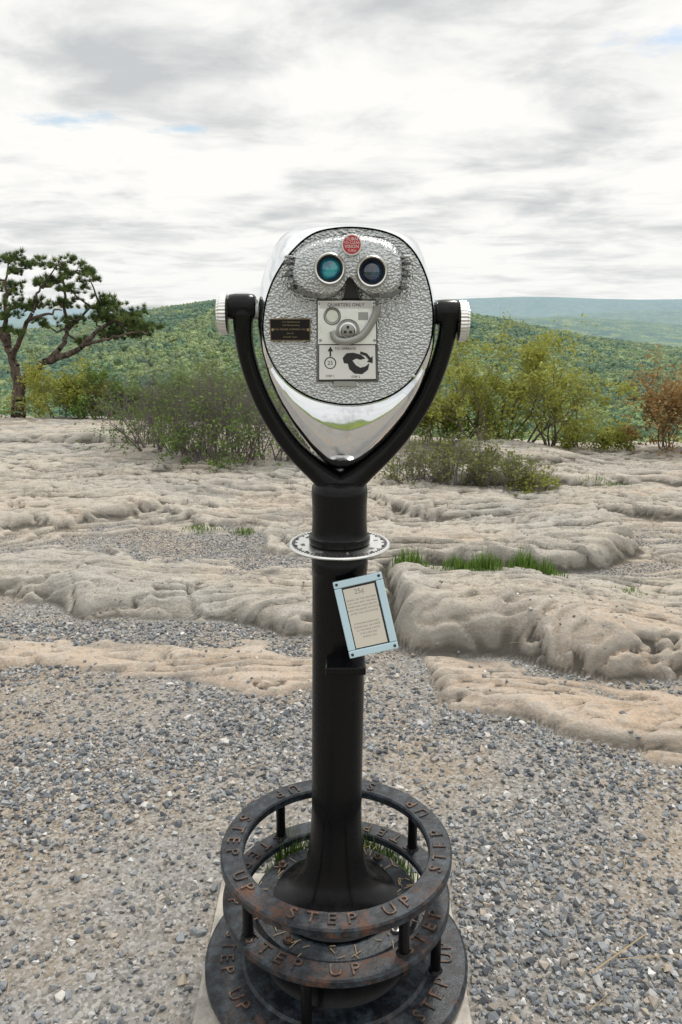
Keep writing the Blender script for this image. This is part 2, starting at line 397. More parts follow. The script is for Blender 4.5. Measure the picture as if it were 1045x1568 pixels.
LM_y=leafmat('spring_leaves',(.15,.18,.03),(.40,.41,.09),.4)
LM_g=leafmat('green_leaves',(.06,.125,.025),(.20,.29,.055))
LM_p=leafmat('dull_leaves',(.10,.125,.035),(.24,.27,.075))
LM_o=leafmat('rusty_leaves',(.17,.10,.035),(.36,.23,.09))
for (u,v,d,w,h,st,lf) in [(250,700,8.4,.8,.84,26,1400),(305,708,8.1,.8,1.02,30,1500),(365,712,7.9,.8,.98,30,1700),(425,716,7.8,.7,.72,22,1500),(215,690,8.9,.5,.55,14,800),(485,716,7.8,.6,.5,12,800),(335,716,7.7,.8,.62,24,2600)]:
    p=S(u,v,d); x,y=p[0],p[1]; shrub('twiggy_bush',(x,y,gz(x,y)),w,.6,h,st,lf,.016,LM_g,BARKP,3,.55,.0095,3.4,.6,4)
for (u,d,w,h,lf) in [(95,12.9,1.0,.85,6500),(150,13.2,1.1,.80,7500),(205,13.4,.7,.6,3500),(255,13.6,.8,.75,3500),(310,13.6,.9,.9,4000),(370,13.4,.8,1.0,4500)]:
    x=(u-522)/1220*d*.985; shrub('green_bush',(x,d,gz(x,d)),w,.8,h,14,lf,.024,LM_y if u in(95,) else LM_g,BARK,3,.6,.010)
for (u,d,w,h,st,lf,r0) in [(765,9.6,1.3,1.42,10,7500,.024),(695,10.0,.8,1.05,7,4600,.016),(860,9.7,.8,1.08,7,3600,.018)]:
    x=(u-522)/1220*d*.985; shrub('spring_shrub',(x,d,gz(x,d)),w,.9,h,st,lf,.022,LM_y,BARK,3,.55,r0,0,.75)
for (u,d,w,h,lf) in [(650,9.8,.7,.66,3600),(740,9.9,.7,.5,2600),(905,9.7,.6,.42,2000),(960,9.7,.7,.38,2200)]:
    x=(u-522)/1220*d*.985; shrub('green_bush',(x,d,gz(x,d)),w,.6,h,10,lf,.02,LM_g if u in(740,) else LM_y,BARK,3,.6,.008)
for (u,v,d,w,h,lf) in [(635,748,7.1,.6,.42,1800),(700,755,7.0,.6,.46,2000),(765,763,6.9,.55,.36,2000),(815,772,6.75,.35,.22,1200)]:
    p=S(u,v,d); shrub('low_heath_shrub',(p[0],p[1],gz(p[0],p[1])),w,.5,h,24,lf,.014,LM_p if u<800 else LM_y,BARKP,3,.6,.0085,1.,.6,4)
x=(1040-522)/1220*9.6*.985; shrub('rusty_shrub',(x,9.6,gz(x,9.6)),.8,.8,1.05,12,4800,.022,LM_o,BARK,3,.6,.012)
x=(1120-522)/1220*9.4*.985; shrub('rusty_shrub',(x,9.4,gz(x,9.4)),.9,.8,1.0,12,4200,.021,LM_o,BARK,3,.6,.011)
GRM=leafmat('grass_blades',(.06,.13,.025),(.18,.28,.055),.35)
def grass(name,cx,cy,w,dp,h,n,z=None,lean=.5,parent=None):
    V=[];F=[];T=[]
    for i in range(n):
        gx,gy=rng.normal(),rng.normal(); x=cx+gx*w*.5; y=cy+gy*dp*.5; zz=gz(x,y) if z is None else z
        a=rng.uniform(0,6.28); hh=h*rng.uniform(.4,1.25)*math.exp(-.35*(gx*gx+gy*gy)*.6); L=rng.uniform(.1,1)*lean*hh; dx,dy=math.cos(a)*L,math.sin(a)*L
        px,py=-math.sin(a)*.0024,math.cos(a)*.0024; k=len(V)
        V+=[(x-px,y-py,zz-.005),(x+px,y+py,zz-.005),(x+dx*.4+px*.8,y+dy*.4+py*.8,zz+hh*.6),(x+dx*.4-px*.8,y+dy*.4-py*.8,zz+hh*.6),(x+dx+px*.1,y+dy,zz+hh),(x+dx-px*.1,y+dy,zz+hh)]
        F+=[(k,k+1,k+2,k+3),(k+3,k+2,k+4,k+5)]; T+=[rng.uniform()]*6
    return mkq(name,V,F,GRM,attr={'tint':T},parent=parent)
for (u,v,d,w,dp,h,n) in [(628,903,4.45,.12,.08,.10,300),(700,908,4.42,.10,.10,.09,300),(738,908,4.42,.13,.10,.11,420),(800,900,4.5,.10,.1,.12,320),(832,903,4.45,.12,.1,.10,260),(310,830,5.4,.16,.08,.04,160),(372,832,5.35,.1,.08,.05,120),(915,750,6.9,.3,.1,.05,160),(960,925,4.1,.1,.05,.03,80),(205,678,9.3,.6,.3,.08,300)]:
    p=S(u,v,d); grass('grass_tuft',p[0],p[1],w,dp,h,n)
# ------------------------------------------------------------------ pine
M=MT('pine_bark',rough=.95,spec=.1)
n1=M.noise(14,5,.7,M.vmap((1,1,.35))); M.col(M.ramp(n1,[(.35,(.045,.036,.032)),(.6,(.15,.115,.095))])); M.bump(n1,1,.03)
PB=M.m
PD=14.0; px_=S(28,643,PD); pb=(px_[0],PD,gz(px_[0],PD)); pine=empty('pine_tree',pb)
segs=[]; nodes=[]
def limb(pts,r0,r1,jit=.03):
    P=np.array([S(u,v,PD+o) for (u,v,o) in pts]); t=np.linspace(0,len(P)-1,(len(P)-1)*4+1); Q=np.stack([np.interp(t,range(len(P)),P[:,k]) for k in range(3)],1)
    for _ in range(2): Q[1:-1]=(Q[:-2]+2*Q[1:-1]+Q[2:])/4
    Q[1:-1]+=rng.normal(size=Q[1:-1].shape)*jit*.5
    rs=np.linspace(r0,r1,len(Q))
    for i in range(len(Q)-1): segs.append([*Q[i],*Q[i+1],rs[i],rs[i+1]]); nodes.append(Q[i+1])
limb([(27,668,0),(28,645,0),(29,620,0),(30,588,0)],.15,.11)
limb([(30,590,0),(20,555,.1),(14,530,.2),(-5,500,.3),(-30,475,.4)],.09,.04)
limb([(30,590,0),(45,572,-.1),(72,555,-.2),(105,543,-.3),(128,528,-.3),(150,505,-.2),(178,490,-.1)],.075,.025)
limb([(72,553,-.2),(95,530,0),(105,505,.3),(98,470,.4),(100,440,.4),(92,415,.4)],.045,.015)
limb([(18,550,.1),(30,520,-.2),(45,490,-.3),(55,465,-.3),(62,440,-.3)],.05,.015)
limb([(14,530,.2),(8,490,.1),(10,450,0),(12,415,0)],.05,.015)
limb([(128,528,-.3),(160,520,-.5),(190,512,-.6),(218,508,-.6)],.03,.01)
limb([(105,505,.3),(130,480,.2),(150,460,.1)],.03,.012)
limb([(45,490,-.3),(75,480,-.5),(95,475,-.5)],.03,.01)
limb([(-5,500,.3),(-25,520,.5),(-60,530,.5)],.04,.01)
pads=[(12,398,28,8,56),(26,418,14,5,18),(88,406,26,8,56),(118,414,26,9,60),(138,428,14,6,22),(58,436,24,7,44),(108,440,26,7,46),(150,464,26,9,60),(96,464,26,8,52),(196,478,30,11,90),(150,484,26,9,56),(172,494,26,8,50),(50,468,26,9,56),(10,446,30,10,66),(14,476,30,9,66),(112,492,22,6,36),(214,502,28,11,86),(188,512,28,9,64),(158,514,22,6,36),(70,496,20,6,30),(-30,440,32,10,70),(-20,480,32,10,70),(-60,500,38,12,70),(-35,412,28,9,50),(22,506,16,5,20),(226,508,14,8,36),(130,524,14,4,15),(42,412,12,6,16),(92,430,16,5,22),(176,470,16,6,26)]
PT=[]
nodes=np.array(nodes)
for (u,v,a,b,n) in pads:
    c0_=S(u,v,PD+rng.uniform(-.5,.5)); k=.0113
    src=nodes[np.argmin(np.linalg.norm(nodes-c0_,axis=1))]
    mid=(src+c0_)/2+rng.normal(size=3)*.05; mid[2]-=.04
    segs.append([*src,*mid,.018,.013]); segs.append([*mid,*c0_,.013,.008])
    ns=max(3,n//8)
    q=rng.normal(size=(ns,3)); q/=np.linalg.norm(q,axis=1)[:,None]; q*=rng.uniform(.3,1.1,(ns,1))
    sc0=c0_+q*np.array([a*k,a*k*.9,b*k*1.3])
    for s_ in sc0:
        segs.append([*c0_,*s_,.007,.004]); m_=10
        PT.append(s_+rng.normal(size=(m_,3))*np.array([.065,.065,.03])*(a/24)**.5)
PT=np.concatenate(PT)
V,F=tubes(segs,8); mkq('trunk_and_limbs',V,F,PB,pine,smooth=True)
M=MT('pine_needles',rough=.6,spec=.2); rnd=M.n('ShaderNodeObjectInfo').outputs['Random']
c=M.ramp(rnd,[(0,(.035,.062,.025)),(.5,(.09,.14,.045)),(1,(.21,.27,.08))]); M.col(c); M.translucent(c,.25)
V=[];F=[]
for i in range(46):
    d=rng.normal(size=3); d[2]=abs(d[2])*1.5+.2; d/=np.linalg.norm(d); s=np.cross(d,rng.normal(size=3)); s/=np.linalg.norm(s); L=rng.uniform(.6,1.)
    k=len(V); V+=[tuple(-s*.04),tuple(s*.04),tuple(d*L)]; F.append((k,k+1,k+2))
tuft=mkq('needle_tuft',V,F,M.m)
instancer('needles',PT,rng.uniform(.08,.13,len(PT)),rndR(len(PT),.5),tuft,pine)
# ------------------------------------------------------------------ viewer materials
def black():
    M=MT('black_enamel',(.004,.0043,.005),.25,0,.22)
    n=M.noise(30,4,.7); M.rgh(M.ramp(n,[(.35,.18),(.65,.32)]))
    M.col(M.mix(M.ramp(M.noise(60,4,.8),[(.66,.0),(.76,.5)]),(.0035,.0038,.0045),(.03,.028,.026)))
    return M.m
BL=black()
def rusty(name='rusted_black_cast_iron',sh=0.):
    M=MT(name,rough=.5,spec=.3)
    n=M.noise(13,8,.72); n2=M.noise(60,6,.75)
    f=M.math('ADD',M.math('MULTIPLY',n,.75),M.math('MULTIPLY',n2,.35))
    y=M.n('ShaderNodeSeparateXYZ',i_Vector=M.pos()).outputs['Y']
    yb=M.n('ShaderNodeMapRange',i_Value=y,i_From_Min=1.75,i_From_Max=1.35,i_To_Min=-.06+sh,i_To_Max=.042+sh).outputs[0]
    f=M.math('ADD',f,yb)
    rust=M.mix(n2,(.045,.020,.012),(.17,.080,.046))
    fac=M.ramp(f,[(.57,0.),(.69,.9)])
    basec=M.mix(M.ramp(M.noise(35,6,.75),[(.45,0.),(.68,1.)]),(.007,.009,.013),(.045,.060,.075))
    M.col(M.mix(fac,basec,rust)); M.rgh(M.ramp(fac,[(0,.34),(1,.75)])); M.bump(n2,.6,.003); return M.m
RU=rusty(); RU2=rusty('black_cast_iron',-.04)
M=MT('worn_letter_iron',rough=.6); n=M.noise(45,5,.7)
M.col(M.ramp(n,[(.38,(.012,.012,.014)),(.5,(.055,.034,.025)),(.66,(.18,.095,.058))])); RL=M.m
M=MT('polished_aluminium',(.88,.89,.90),.14,1.); n=M.noise(18,5,.7)
M.rgh(M.ramp(n,[(.35,.05),(.7,.16)])); M.col(M.mix(M.ramp(M.noise(9,6,.75),[(.54,0.),(.68,.5)]),(.82,.845,.87),(.40,.39,.37))); M.bump(M.noise(6,3,.5),.5,.014)
CHR=M.m
M=MT('hammered_aluminium',(.62,.63,.63),.34,1.)
warp=M.n('ShaderNodeVectorMath',operation='ADD',i_0=M.pos(),i_1=M.n('ShaderNodeVectorMath',operation='SCALE',i_0=M.n('ShaderNodeTexNoise',i_Vector=M.pos(),i_Scale=70.,i_Detail=2.).outputs['Color'],i_3=.006).outputs[0]).outputs[0]
v=M.n('ShaderNodeTexVoronoi',feature='SMOOTH_F1',i_Vector=M.vmap((1,.3,1.3),warp),i_Scale=190.,i_Smoothness=.3).outputs['Distance']
M.col(M.mix(M.ramp(v,[(.25,0.),(.6,.45)]),(.56,.585,.59),(.25,.26,.26)))
M.bump(M.math('SUBTRACT',1.,v),.85,.0028)
HAM=M.m
M=MT('bright_steel',(.78,.78,.76),.30,1.); M.bump(M.noise(120,4,.6),.1,.002); M.col(M.mix(M.ramp(M.noise(40,5,.7),[(.5,0.),(.7,.5)]),(.74,.74,.72),(.45,.43,.40))); STE=M.m
STG=MT('cast_silver',(.34,.34,.33),.38,.9).m
INK=MT('black_ink',(.012,.012,.014),.5).m
NBL=MT('black_nameplate',(.012,.010,.009),.5,0,.15).m
BRS=MT('brass_lettering',(.26,.20,.12),.6,0,.2).m
RED=MT('red_enamel',(.42,.02,.03),.35).m
WHI=MT('white_enamel',(.68,.68,.66),.5).m
def glassm(name,c,e):
    M=MT(name,c,.06,0.,.8); M.b.inputs['Coat Weight'].default_value=1; M.b.inputs['Coat Roughness'].default_value=.03
    M.col(M.ramp(M.noise(55,2,.5),[(.42,c),(.6,e)])); return M.m
GL1=glassm('teal_coated_lens',(.003,.12,.22),(.015,.34,.40)); GL2=glassm('dark_coated_lens',(.008,.02,.05),(.03,.08,.17))
BLF=MT('blue_reflection_frame',(.50,.66,.74),.3,.3).m  # aluminium frame, its light blue reflection put into the base colour
CRM=MT('cream_notice_card',(.62,.58,.50),.6).m
GTX=MT('grey_print',(.24,.22,.21),.7).m
# ------------------------------------------------------------------ builders for viewer
VX=-.004; BY=1.65
viewer=empty('coin_operated_binocular_viewer',(VX,BY,0))
def lathe(name,prof,mat,cx=0.,cy=BY,seg=64,sm=35,parent=viewer,axis='z',org=None,lean=False,caps=True,knurl=0):
    V=[];F=[]
    for (r,z) in prof:
        for i in range(seg):
            a=2*math.pi*i/seg; q=r+(knurl if (i%2 and r>.03) else 0)
            if axis=='z':
                lx=-.0162+.0125*z if lean else 0
                V.append((cx+lx+q*math.cos(a),cy+q*math.sin(a),z))
            elif axis=='y': V.append((org[0]+q*math.cos(a),org[1]-z,org[2]+q*math.sin(a)))
            else: V.append((org[0]+z,org[1]+q*math.cos(a),org[2]+q*math.sin(a)))
    for j in range(len(prof)-1):
        for i in range(seg):
            i2=(i+1)%seg; F.append((j*seg+i,j*seg+i2,(j+1)*seg+i2,(j+1)*seg+i))
    if caps: F.append(list(range(seg))[::-1]); F.append([(len(prof)-1)*seg+i for i in range(seg)])
    return mk(name,V,F,mat,parent,sm)
def ring(name,ro,ri,z0,z1,mat,cx=-.0115,bev=.004):
    pr=[(ro-bev,z1),(ro,z1-bev),(ro,z0+bev),(ro-bev,z0),(ri+bev,z0),(ri,z0+bev),(ri,z1-bev),(ri+bev,z1)]
    seg=120;V=[];F=[]
    for (r,z) in pr:
        for i in range(seg):
            a=2*math.pi*i/seg; V.append((cx+r*math.cos(a),BY+r*math.sin(a),z))
    n=len(pr)
    for j in range(n):
        for i in range(seg):
            F.append((j*seg+i,j*seg+(i+1)%seg,((j+1)%n)*seg+(i+1)%seg,((j+1)%n)*seg+i))
    return mk(name,V,F,mat,viewer,40)
def box(name,M4,sx,sy,sz,mat,parent=viewer,bev=.0):
    V=[(x*sx/2,y*sy/2,z*sz/2) for x in(-1,1) for y in(-1,1) for z in(-1,1)]
    V=[M4@Vector(v) for v in V]
    ob=mk(name,V,[(0,1,3,2),(4,6,7,5),(0,4,5,1),(2,3,7,6),(0,2,6,4),(1,5,7,3)],mat,parent)
    if bev:
        b=ob.modifiers.new('b','BEVEL'); b.width=bev; b.segments=2
    return ob
def text(name,items,mat,parent=viewer):
    V=[];F=[]
    for (b,s,e,M4) in items:
        v,f=tgeo(b,s,e); k=len(V); V+=[M4@q for q in v]; F+=[tuple(i+k for i in g) for g in f]
    return mk(name,V,F,mat,parent)
def frontM(x,y,z,roll=0.,tilt=0.):
    return Matrix.Translation((float(x),float(y),float(z)))@Matrix.Rotation(rad(roll),4,'Y')@Matrix.Rotation(rad(90+tilt),4,'X')
M=MT('weathered_concrete',rough=.95); n=M.noise(12,6,.7); M.col(M.ramp(n,[(.35,(.24,.225,.20)),(.6,(.45,.42,.37))])); M.bump(M.noise(80,5,.7),.5,.006)
box('concrete_pad',Matrix.Translation((-.02,1.64,.002)),.645,.66,.05,M.m,viewer,.01)
CX=-.0115
lathe('base_plate',[(.318,.031),(.325,.037),(.325,.052),(.318,.058),(.235,.060),(.228,.066),(.16,.066)],RU2,CX,seg=96)
ring('lower_step_ring',.275,.222,.215,.237,RU)
ring('upper_step_ring',.276,.221,.343,.367,RU)
for nm,z0,z1,a0 in (('upper_post',.235,.345,37),('lower_post',.058,.217,75)):
    for k in range(4):
        a=rad(a0+90*k); px,py=CX+.248*math.cos(a),BY+.248*math.sin(a)
        lathe('%s_%d'%(nm,k+1),[(.019,z0),(.013,z0+.008),(.012,(z0+z1)/2),(.013,z1-.008),(.019,z1)],BL,px,py,20)
def arc_text(body,r,z,a0,a1,size):
    it=[]
    for i,ch in enumerate(body):
        if ch==' ': continue
        a=rad(a0+(a1-a0)*i/len(body))
        it.append((ch,size,.0022,Matrix.Translation((CX+r*math.cos(a),BY+r*math.sin(a),z+.0006))@Matrix.Rotation(a+math.pi/2,4,'Z')))
    return it
text('raised_letters_upper',arc_text('STEP UP  STEP UP  STEP UP  STEP UP  ',.248,.3675,-112,248,.044),RL)
text('raised_letters_lower',arc_text('STEP UP  STEP UP  STEP UP  STEP UP  ',.248,.2375,-140,220,.044),RL)
text('raised_letters_base',arc_text('STEP UP  STEP UP  STEP UP  STEP UP  STEP UP  ',.272,.0595,-118,242,.048),RL)
lathe('pedestal_drum',[(.185,.060),(.172,.075),(.165,.12),(.168,.17),(.185,.192)],BL,CX,seg=80)
lathe('pedestal_flange',[(.196,.190),(.204,.196),(.204,.208),(.198,.214),(.158,.2145)],RU2,CX,seg=80)
for k in range(4):
    a=rad(-38+90*k); lathe('flange_bolt_%d'%(k+1),[(.012,.214),(.012,.222),(.006,.2225),(.006,.230),(.003,.232)],STG if k==0 else RL,CX+.176*math.cos(a),BY+.176*math.sin(a),6)
lathe('pole',[(.150,.2145),(.152,.222),(.132,.232),(.108,.250),(.090,.272),(.076,.302),(.067,.345),(.0610,.405),(.0590,.47),(.0590,.8),(.0595,1.02),(.0600,1.058),(.0612,1.060),(.0612,1.085),(.0600,1.087),(.0600,1.112)],BL,0,lean=True,seg=80)
for j,(ux,uy,n,h) in enumerate([(-.125,.185,380,.13),(-.07,.215,200,.12),(.085,.205,380,.13),(.14,.175,240,.11),(.0,.225,120,.10),(-.21,.06,50,.09)]):
    grass('grass_in_stand_%d'%j,CX+ux,BY+uy,.06,.02,h,n,.115,.5,viewer)
segs=[]
for i in range(80):
    a=rng.uniform(0,6.28); r=rng.uniform(.155,.198); L=rng.uniform(.008,.03); b=rng.uniform(0,6.28); x=CX+r*math.cos(a);y=BY+r*math.sin(a)
    segs.append([x,y,.2165,x+L*math.cos(b),y+L*math.sin(b),.218,.0013,.0008])
V,F=tubes(segs); mkq('flange_debris',V,F,STR,viewer)
cxd=-.0032
dz=1.1175
lathe('compass_dial',[(.060,dz-.003),(.108,dz-.003),(.110,dz),(.108,dz+.003),(.060,dz+.003)],STE,cxd,seg=96)
it=[]
for i in range(72):
    a=2*math.pi*i/72; L=.012 if i%6==0 else .007
    it.append(box('tk',Matrix.Translation((cxd+(.103-L/2)*math.cos(a),BY+(.103-L/2)*math.sin(a),dz+.0035))@Matrix.Rotation(a,4,'Z'),L,.0014,.001,INK,None))
Vv=[];Ff=[]
for o in it:
    k=len(Vv); Vv+=[v.co.copy() for v in o.data.vertices]; Ff+=[tuple(j+k for j in p.vertices) for p in o.data.polygons]; me=o.data; bpy.data.objects.remove(o); bpy.data.meshes.remove(me)
mk('dial_ticks',Vv,Ff,INK,viewer)
tt=[]
for i,ch in enumerate(['S','SW','W','NW','N','NE','E','SE']):
    a=rad(-90-45*i+12); tt.append((ch,.013,.0004,Matrix.Translation((cxd+.081*math.cos(a),BY+.081*math.sin(a),dz+.0036))@Matrix.Rotation(a+math.pi/2,4,'Z')))
text('dial_letters',tt,GTX)
for k in range(12):
    a=rad(15+30*k); lathe('dial_hole_%d'%(k+1),[(.0035,dz+.0031),(.0035,dz+.0042)],INK,cxd+.096*math.cos(a),BY+.096*math.sin(a),12)
lathe('yoke_socket',[(.060,dz+.003),(.0655,dz+.006),(.0665,dz+.013),(.0655,dz+.020),(.0615,dz+.022),(.0600,dz+.026),(.0585,1.17),(.0585,1.205),(.0600,1.232),(.058,1.246),(.048,1.258),(.03,1.264)],BL,cxd,seg=72,sm=50)
def sweep(name,pts,mat,w,dpt,dist=BY,samples=8,parent=viewer,seg=20):
    P=np.array([S(u,v,dist) for (u,v) in pts])
    n=len(P); t=np.linspace(0,n-1,(n-1)*samples+1)
    def cr(tt):
        i=min(int(tt),n-2); f=tt-i; p0=P[max(i-1,0)];p1=P[i];p2=P[i+1];p3=P[min(i+2,n-1)]
        return .5*((2*p1)+(-p0+p2)*f+(2*p0-5*p1+4*p2-p3)*f*f+(-p0+3*p1-3*p2+p3)*f**3)
    C=np.array([cr(a) for a in t]); T=np.gradient(C,axis=0); T/=np.linalg.norm(T,axis=1)[:,None]
    B=np.array([0,1,0.]); V=[];F=[]
    ws=np.interp(t,range(n),w) if hasattr(w,'__len__') else np.full(len(t),w)
    ds=np.interp(t,range(n),dpt) if hasattr(dpt,'__len__') else np.full(len(t),dpt)
    for c,tg,a,b in zip(C,T,ws,ds):
        N=np.cross(B,tg); N/=np.linalg.norm(N)
        for k in range(seg):
            q=2*math.pi*k/seg; ca,sa=math.cos(q),math.sin(q)
            ca=abs(ca)**.75*np.sign(ca); sa=abs(sa)**.75*np.sign(sa)
            V.append(c+N*a*ca+B*b*sa)
    m=len(C)
    for j in range(m-1):
        for k in range(seg): F.append((j*seg+k,j*seg+(k+1)%seg,(j+1)*seg+(k+1)%seg,(j+1)*seg+k))
    F.append(list(range(seg))[::-1]);F.append([(m-1)*seg+k for k in range(seg)])
    return mk(name,V,F,mat,parent,50)
yp=[(374,462),(373,482),(373,508),(378,542),(389,580),(405,618),(427,656),(453,690),(483,718),(505,735),(521,742),(538,735),(562,716),(593,688),(621,656),(646,618),(664,580),(677,542),(685,508),(688,482),(688,470)]
ww=[.018,.021,.0185,.0175,.0175,.018,.0185,.020,.023,.028,.031,.028,.023,.020,.0185,.018,.0175,.0175,.0185,.021,.018]
sweep('yoke',yp,BL,ww,[.024,.026,.024,.022,.022,.022,.023,.025,.03,.038,.044,.038,.03,.025,.023,.022,.022,.022,.024,.026,.024],seg=28)
pl=S(371,470,BY); pr=S(687,479,BY)
lathe('pivot_boss_left',[(.020,-.030),(.0245,-.024),(.026,-.012),(.026,.012),(.0245,.024),(.02,.028)],BL,axis='x',org=pl,seg=40,sm=60)
lathe('pivot_boss_right',[(.020,-.028),(.0245,-.022),(.026,-.012),(.026,.012),(.0245,.020),(.02,.024)],BL,axis='x',org=pr,seg=40,sm=60)
kl=S(342,481,BY); kr=S(709,492,BY)
for nm,o,sg in (('left',kl,-1),('right',kr,1)):
    lathe('tension_knob_'+nm,[(.012,-.026*sg),(.012,-.012*sg),(.034,-.011*sg),(.0395,-.009*sg),(.0395,.004*sg),(.036,.006*sg),(.036,.009*sg),(.030,.011*sg),(.008,.012*sg)],STE,axis='x',org=o,seg=72,sm=20,knurl=.0012)
ax1=S(395,478,BY+.0); lathe('axle',[(.015,-.19),(.015,.19)],STG,axis='x',org=(0.003,BY,float(ax1[2])),seg=24)
# ---- head
def outline(pts,c,N=120,sm=2):
    P=np.array(pts,float)-np.array(c); a=np.arctan2(-P[:,1],P[:,0]); r=np.hypot(P[:,0],P[:,1]); o=np.argsort(a); a=a[o]; r=r[o]
    th=np.linspace(-np.pi,np.pi,N,endpoint=False)
    rr_=np.interp(th,np.r_[a-2*np.pi,a,a+2*np.pi],np.r_[r,r,r])
    for _ in range(sm): rr_=(np.roll(rr_,1)+2*rr_+np.roll(rr_,-1))/4
    return np.stack([c[0]+rr_*np.cos(th),c[1]-rr_*np.sin(th)],1)
O1=outline([(450,385),(430,412),(414,445),(406,480),(404,505),(410,535),(426,567),(445,588),(470,604),(505,615),(540,618),(578,612),(606,600),(630,580),(648,550),(659,520),(662,490),(659,455),(650,420),(634,388),(612,366),(590,357),(565,352),(538,350),(510,352),(485,357),(466,369)],(534,485))
O2=outline([(434,358),(450,350),(470,346),(500,343),(538,342),(575,344),(605,350),(632,362),(643,378),(652,405),(661,440),(668,478),(667,510),(660,548),(648,585),(630,620),(608,652),(582,682),(560,702),(540,715),(520,722),(503,713),(485,696),(462,668),(440,636),(421,600),(407,560),(398,522),(394,490),(397,455),(406,415),(418,380)],(531,500),sm=1)
def pd(v): return np.interp(v,[343,618],[1.562,1.548])
N=120
def ringpts(O,dists): return np.array([S(u,v,d) for (u,v),d in zip(O,dists)])
c1=np.array([534,485.]); c2=np.array([531,500.])
r_in=ringpts(O1,[pd(v)+.004 for u,v in O1])
r_rim=ringpts(c1+(O1-c1)*1.022,[pd(v)-.003 for u,v in O1])
r_rim2=ringpts(c1+(O1-c1)*1.035,[pd(v)+.004 for u,v in O1])
lerp=lambda a:O1*(1-a)+O2*a
dn=np.clip((O1[:,1]-470)/140,0,1)
def dd_(top,bot): return list(top+(bot-top)*dn)
m1=ringpts(lerp(.35)+(O1-c1)*.022,dd_(1.572,1.545))
m2=ringpts(lerp(.62)+(O1-c1)*.012,dd_(1.590,1.547))
m3=ringpts(lerp(.84)+(O1-c1)*.006,dd_(1.612,1.566))
m4=ringpts(lerp(.96),dd_(1.630,1.600))
r2=ringpts(O2,[1.645]*N); cw=r2.mean(0)
def sc_(k,y,dz=0): q=cw+(r2-cw)*np.array([k,0,k]); q[:,1]=y; q[:,2]+=dz; return q
rings=[r_in,r_rim,r_rim2,m1,m2,m3,m4,r2,sc_(.995,1.68),sc_(.95,1.76,.004),sc_(.86,1.83,.01),sc_(.70,1.88,.02),sc_(.4,1.905,.03)]
V=np.concatenate(rings); F=[]
for j in range(len(rings)-1):
    for i in range(N): F.append((j*N+i,(j+1)*N+i,(j+1)*N+(i+1)%N,j*N+(i+1)%N))
F.append([(len(rings)-1)*N+i for i in range(N)])
mk('polished_housing',V,F,CHR,viewer,45)
mk('hammered_face_plate',ringpts(O1*1.0,[pd(v) for u,v in O1]),[list(range(N))],HAM,viewer)
G=[(441,402),(449,388),(462,376),(482,367),(508,361),(540,358),(572,362),(598,369),(614,382),(624,400),(624,425),(619,445),(606,454),(586,457),(566,454),(551,445),(541,430),(536,427),(531,430),(524,445),(512,455),(495,459),(474,456),(456,449),(444,438),(440,420)]
DG=MT('dark_metal_shade',(.13,.13,.13),.5,.8).m  # dark metal, paints the shadow edge around the hood into its sides
def extr(name,pts,o0,o1,shr,c,mat,mat2):
    a=np.array(pts,float); c=np.array(c); n=len(a)
    d=[]
    for i in range(n):
        for k in range(3): d.append(a[i]+(a[(i+1)%n]-a[i])*k/3)
    a=np.array(d); a=(np.roll(a,1,0)+2*a+np.roll(a,-1,0))/4; n=len(a)
    L=[(1,o0),(.985,o1*.35),(shr+.05,o1*.75),(shr+.01,o1*.94),(shr-.04,o1)]
    V=[]
    for s,o in L:
        for p in a:
            q=c+(p-c)*s; V.append(S(q[0],q[1],pd(p[1])-o))
    F=[]
    for j in range(len(L)-1):
        for i in range(n): F.append((j*n+i,j*n+(i+1)%n,(j+1)*n+(i+1)%n,(j+1)*n+i))
    F.append([(len(L)-1)*n+i for i in range(n)])
    ob=mk(name,V,F,mat,viewer,60); ob.data.materials.append(mat2)
    for p in ob.data.polygons:
        if p.index<n: p.material_index=1
    return ob
extr('eyepiece_hood',G,-.004,.042,.87,(534,406),HAM,DG)
for k in range(6):
    for sgn,u0 in ((-1,446),(1,618)):
        v=394+k*9.5; uu=u0+(-sgn)*(abs(k-2)*1.3)+ (3 if k>3 else 0)*(-sgn)
        p0=S(uu,v,1.545); box('hood_rib_%s_%d'%('l' if sgn<0 else 'r',k),Matrix.Translation(Vector(p0))@Matrix.Rotation(rad(24*sgn),4,'Z'),.014,.042,.0050,DG if k%2 else STG,viewer,.0015)
mk('nose_recess',[S(526,456,1.545),S(551,456,1.545),S(540,428,1.542),S(533,428,1.542),S(522,460,1.553),S(556,460,1.553)],[(0,1,2,3),(4,5,1,0)],INK,viewer)
for nm,(u,v),gm in (('left',(505.5,412),GL1),('right',(569.5,416),GL2)):
    o=S(u,v,1.514)
    lathe('eyepiece_tube_'+nm,[(.030,-.006),(.0300,.004),(.0285,.010),(.0280,.020),(.0260,.0235),(.0238,.0225),(.0225,.018)],STE,axis='y',org=o,seg=64,caps=False)
    lathe('eyecup_inner_'+nm,[(.0232,.018),(.0215,.0195),(.0200,.014),(.0185,.010)],INK,axis='y',org=o,seg=64,caps=False)
    lathe('lens_'+nm,[(.0205,.0075),(.016,.0105),(.010,.0122),(.004,.0128)],gm,axis='y',org=o,seg=48,sm=60)
o=S(539,375,1.514)
lathe('focus_button_rim',[(.0190,-.004),(.0190,.004),(.0182,.006),(.0175,.006)],STE,axis='y',org=o,seg=48)
lathe('focus_button_white',[(.0172,.006),(.0170,.0075)],WHI,axis='y',org=o,seg=48)
lathe('focus_button_red',[(.0160,.0075),(.0158,.0083)],RED,axis='y',org=o,seg=48)
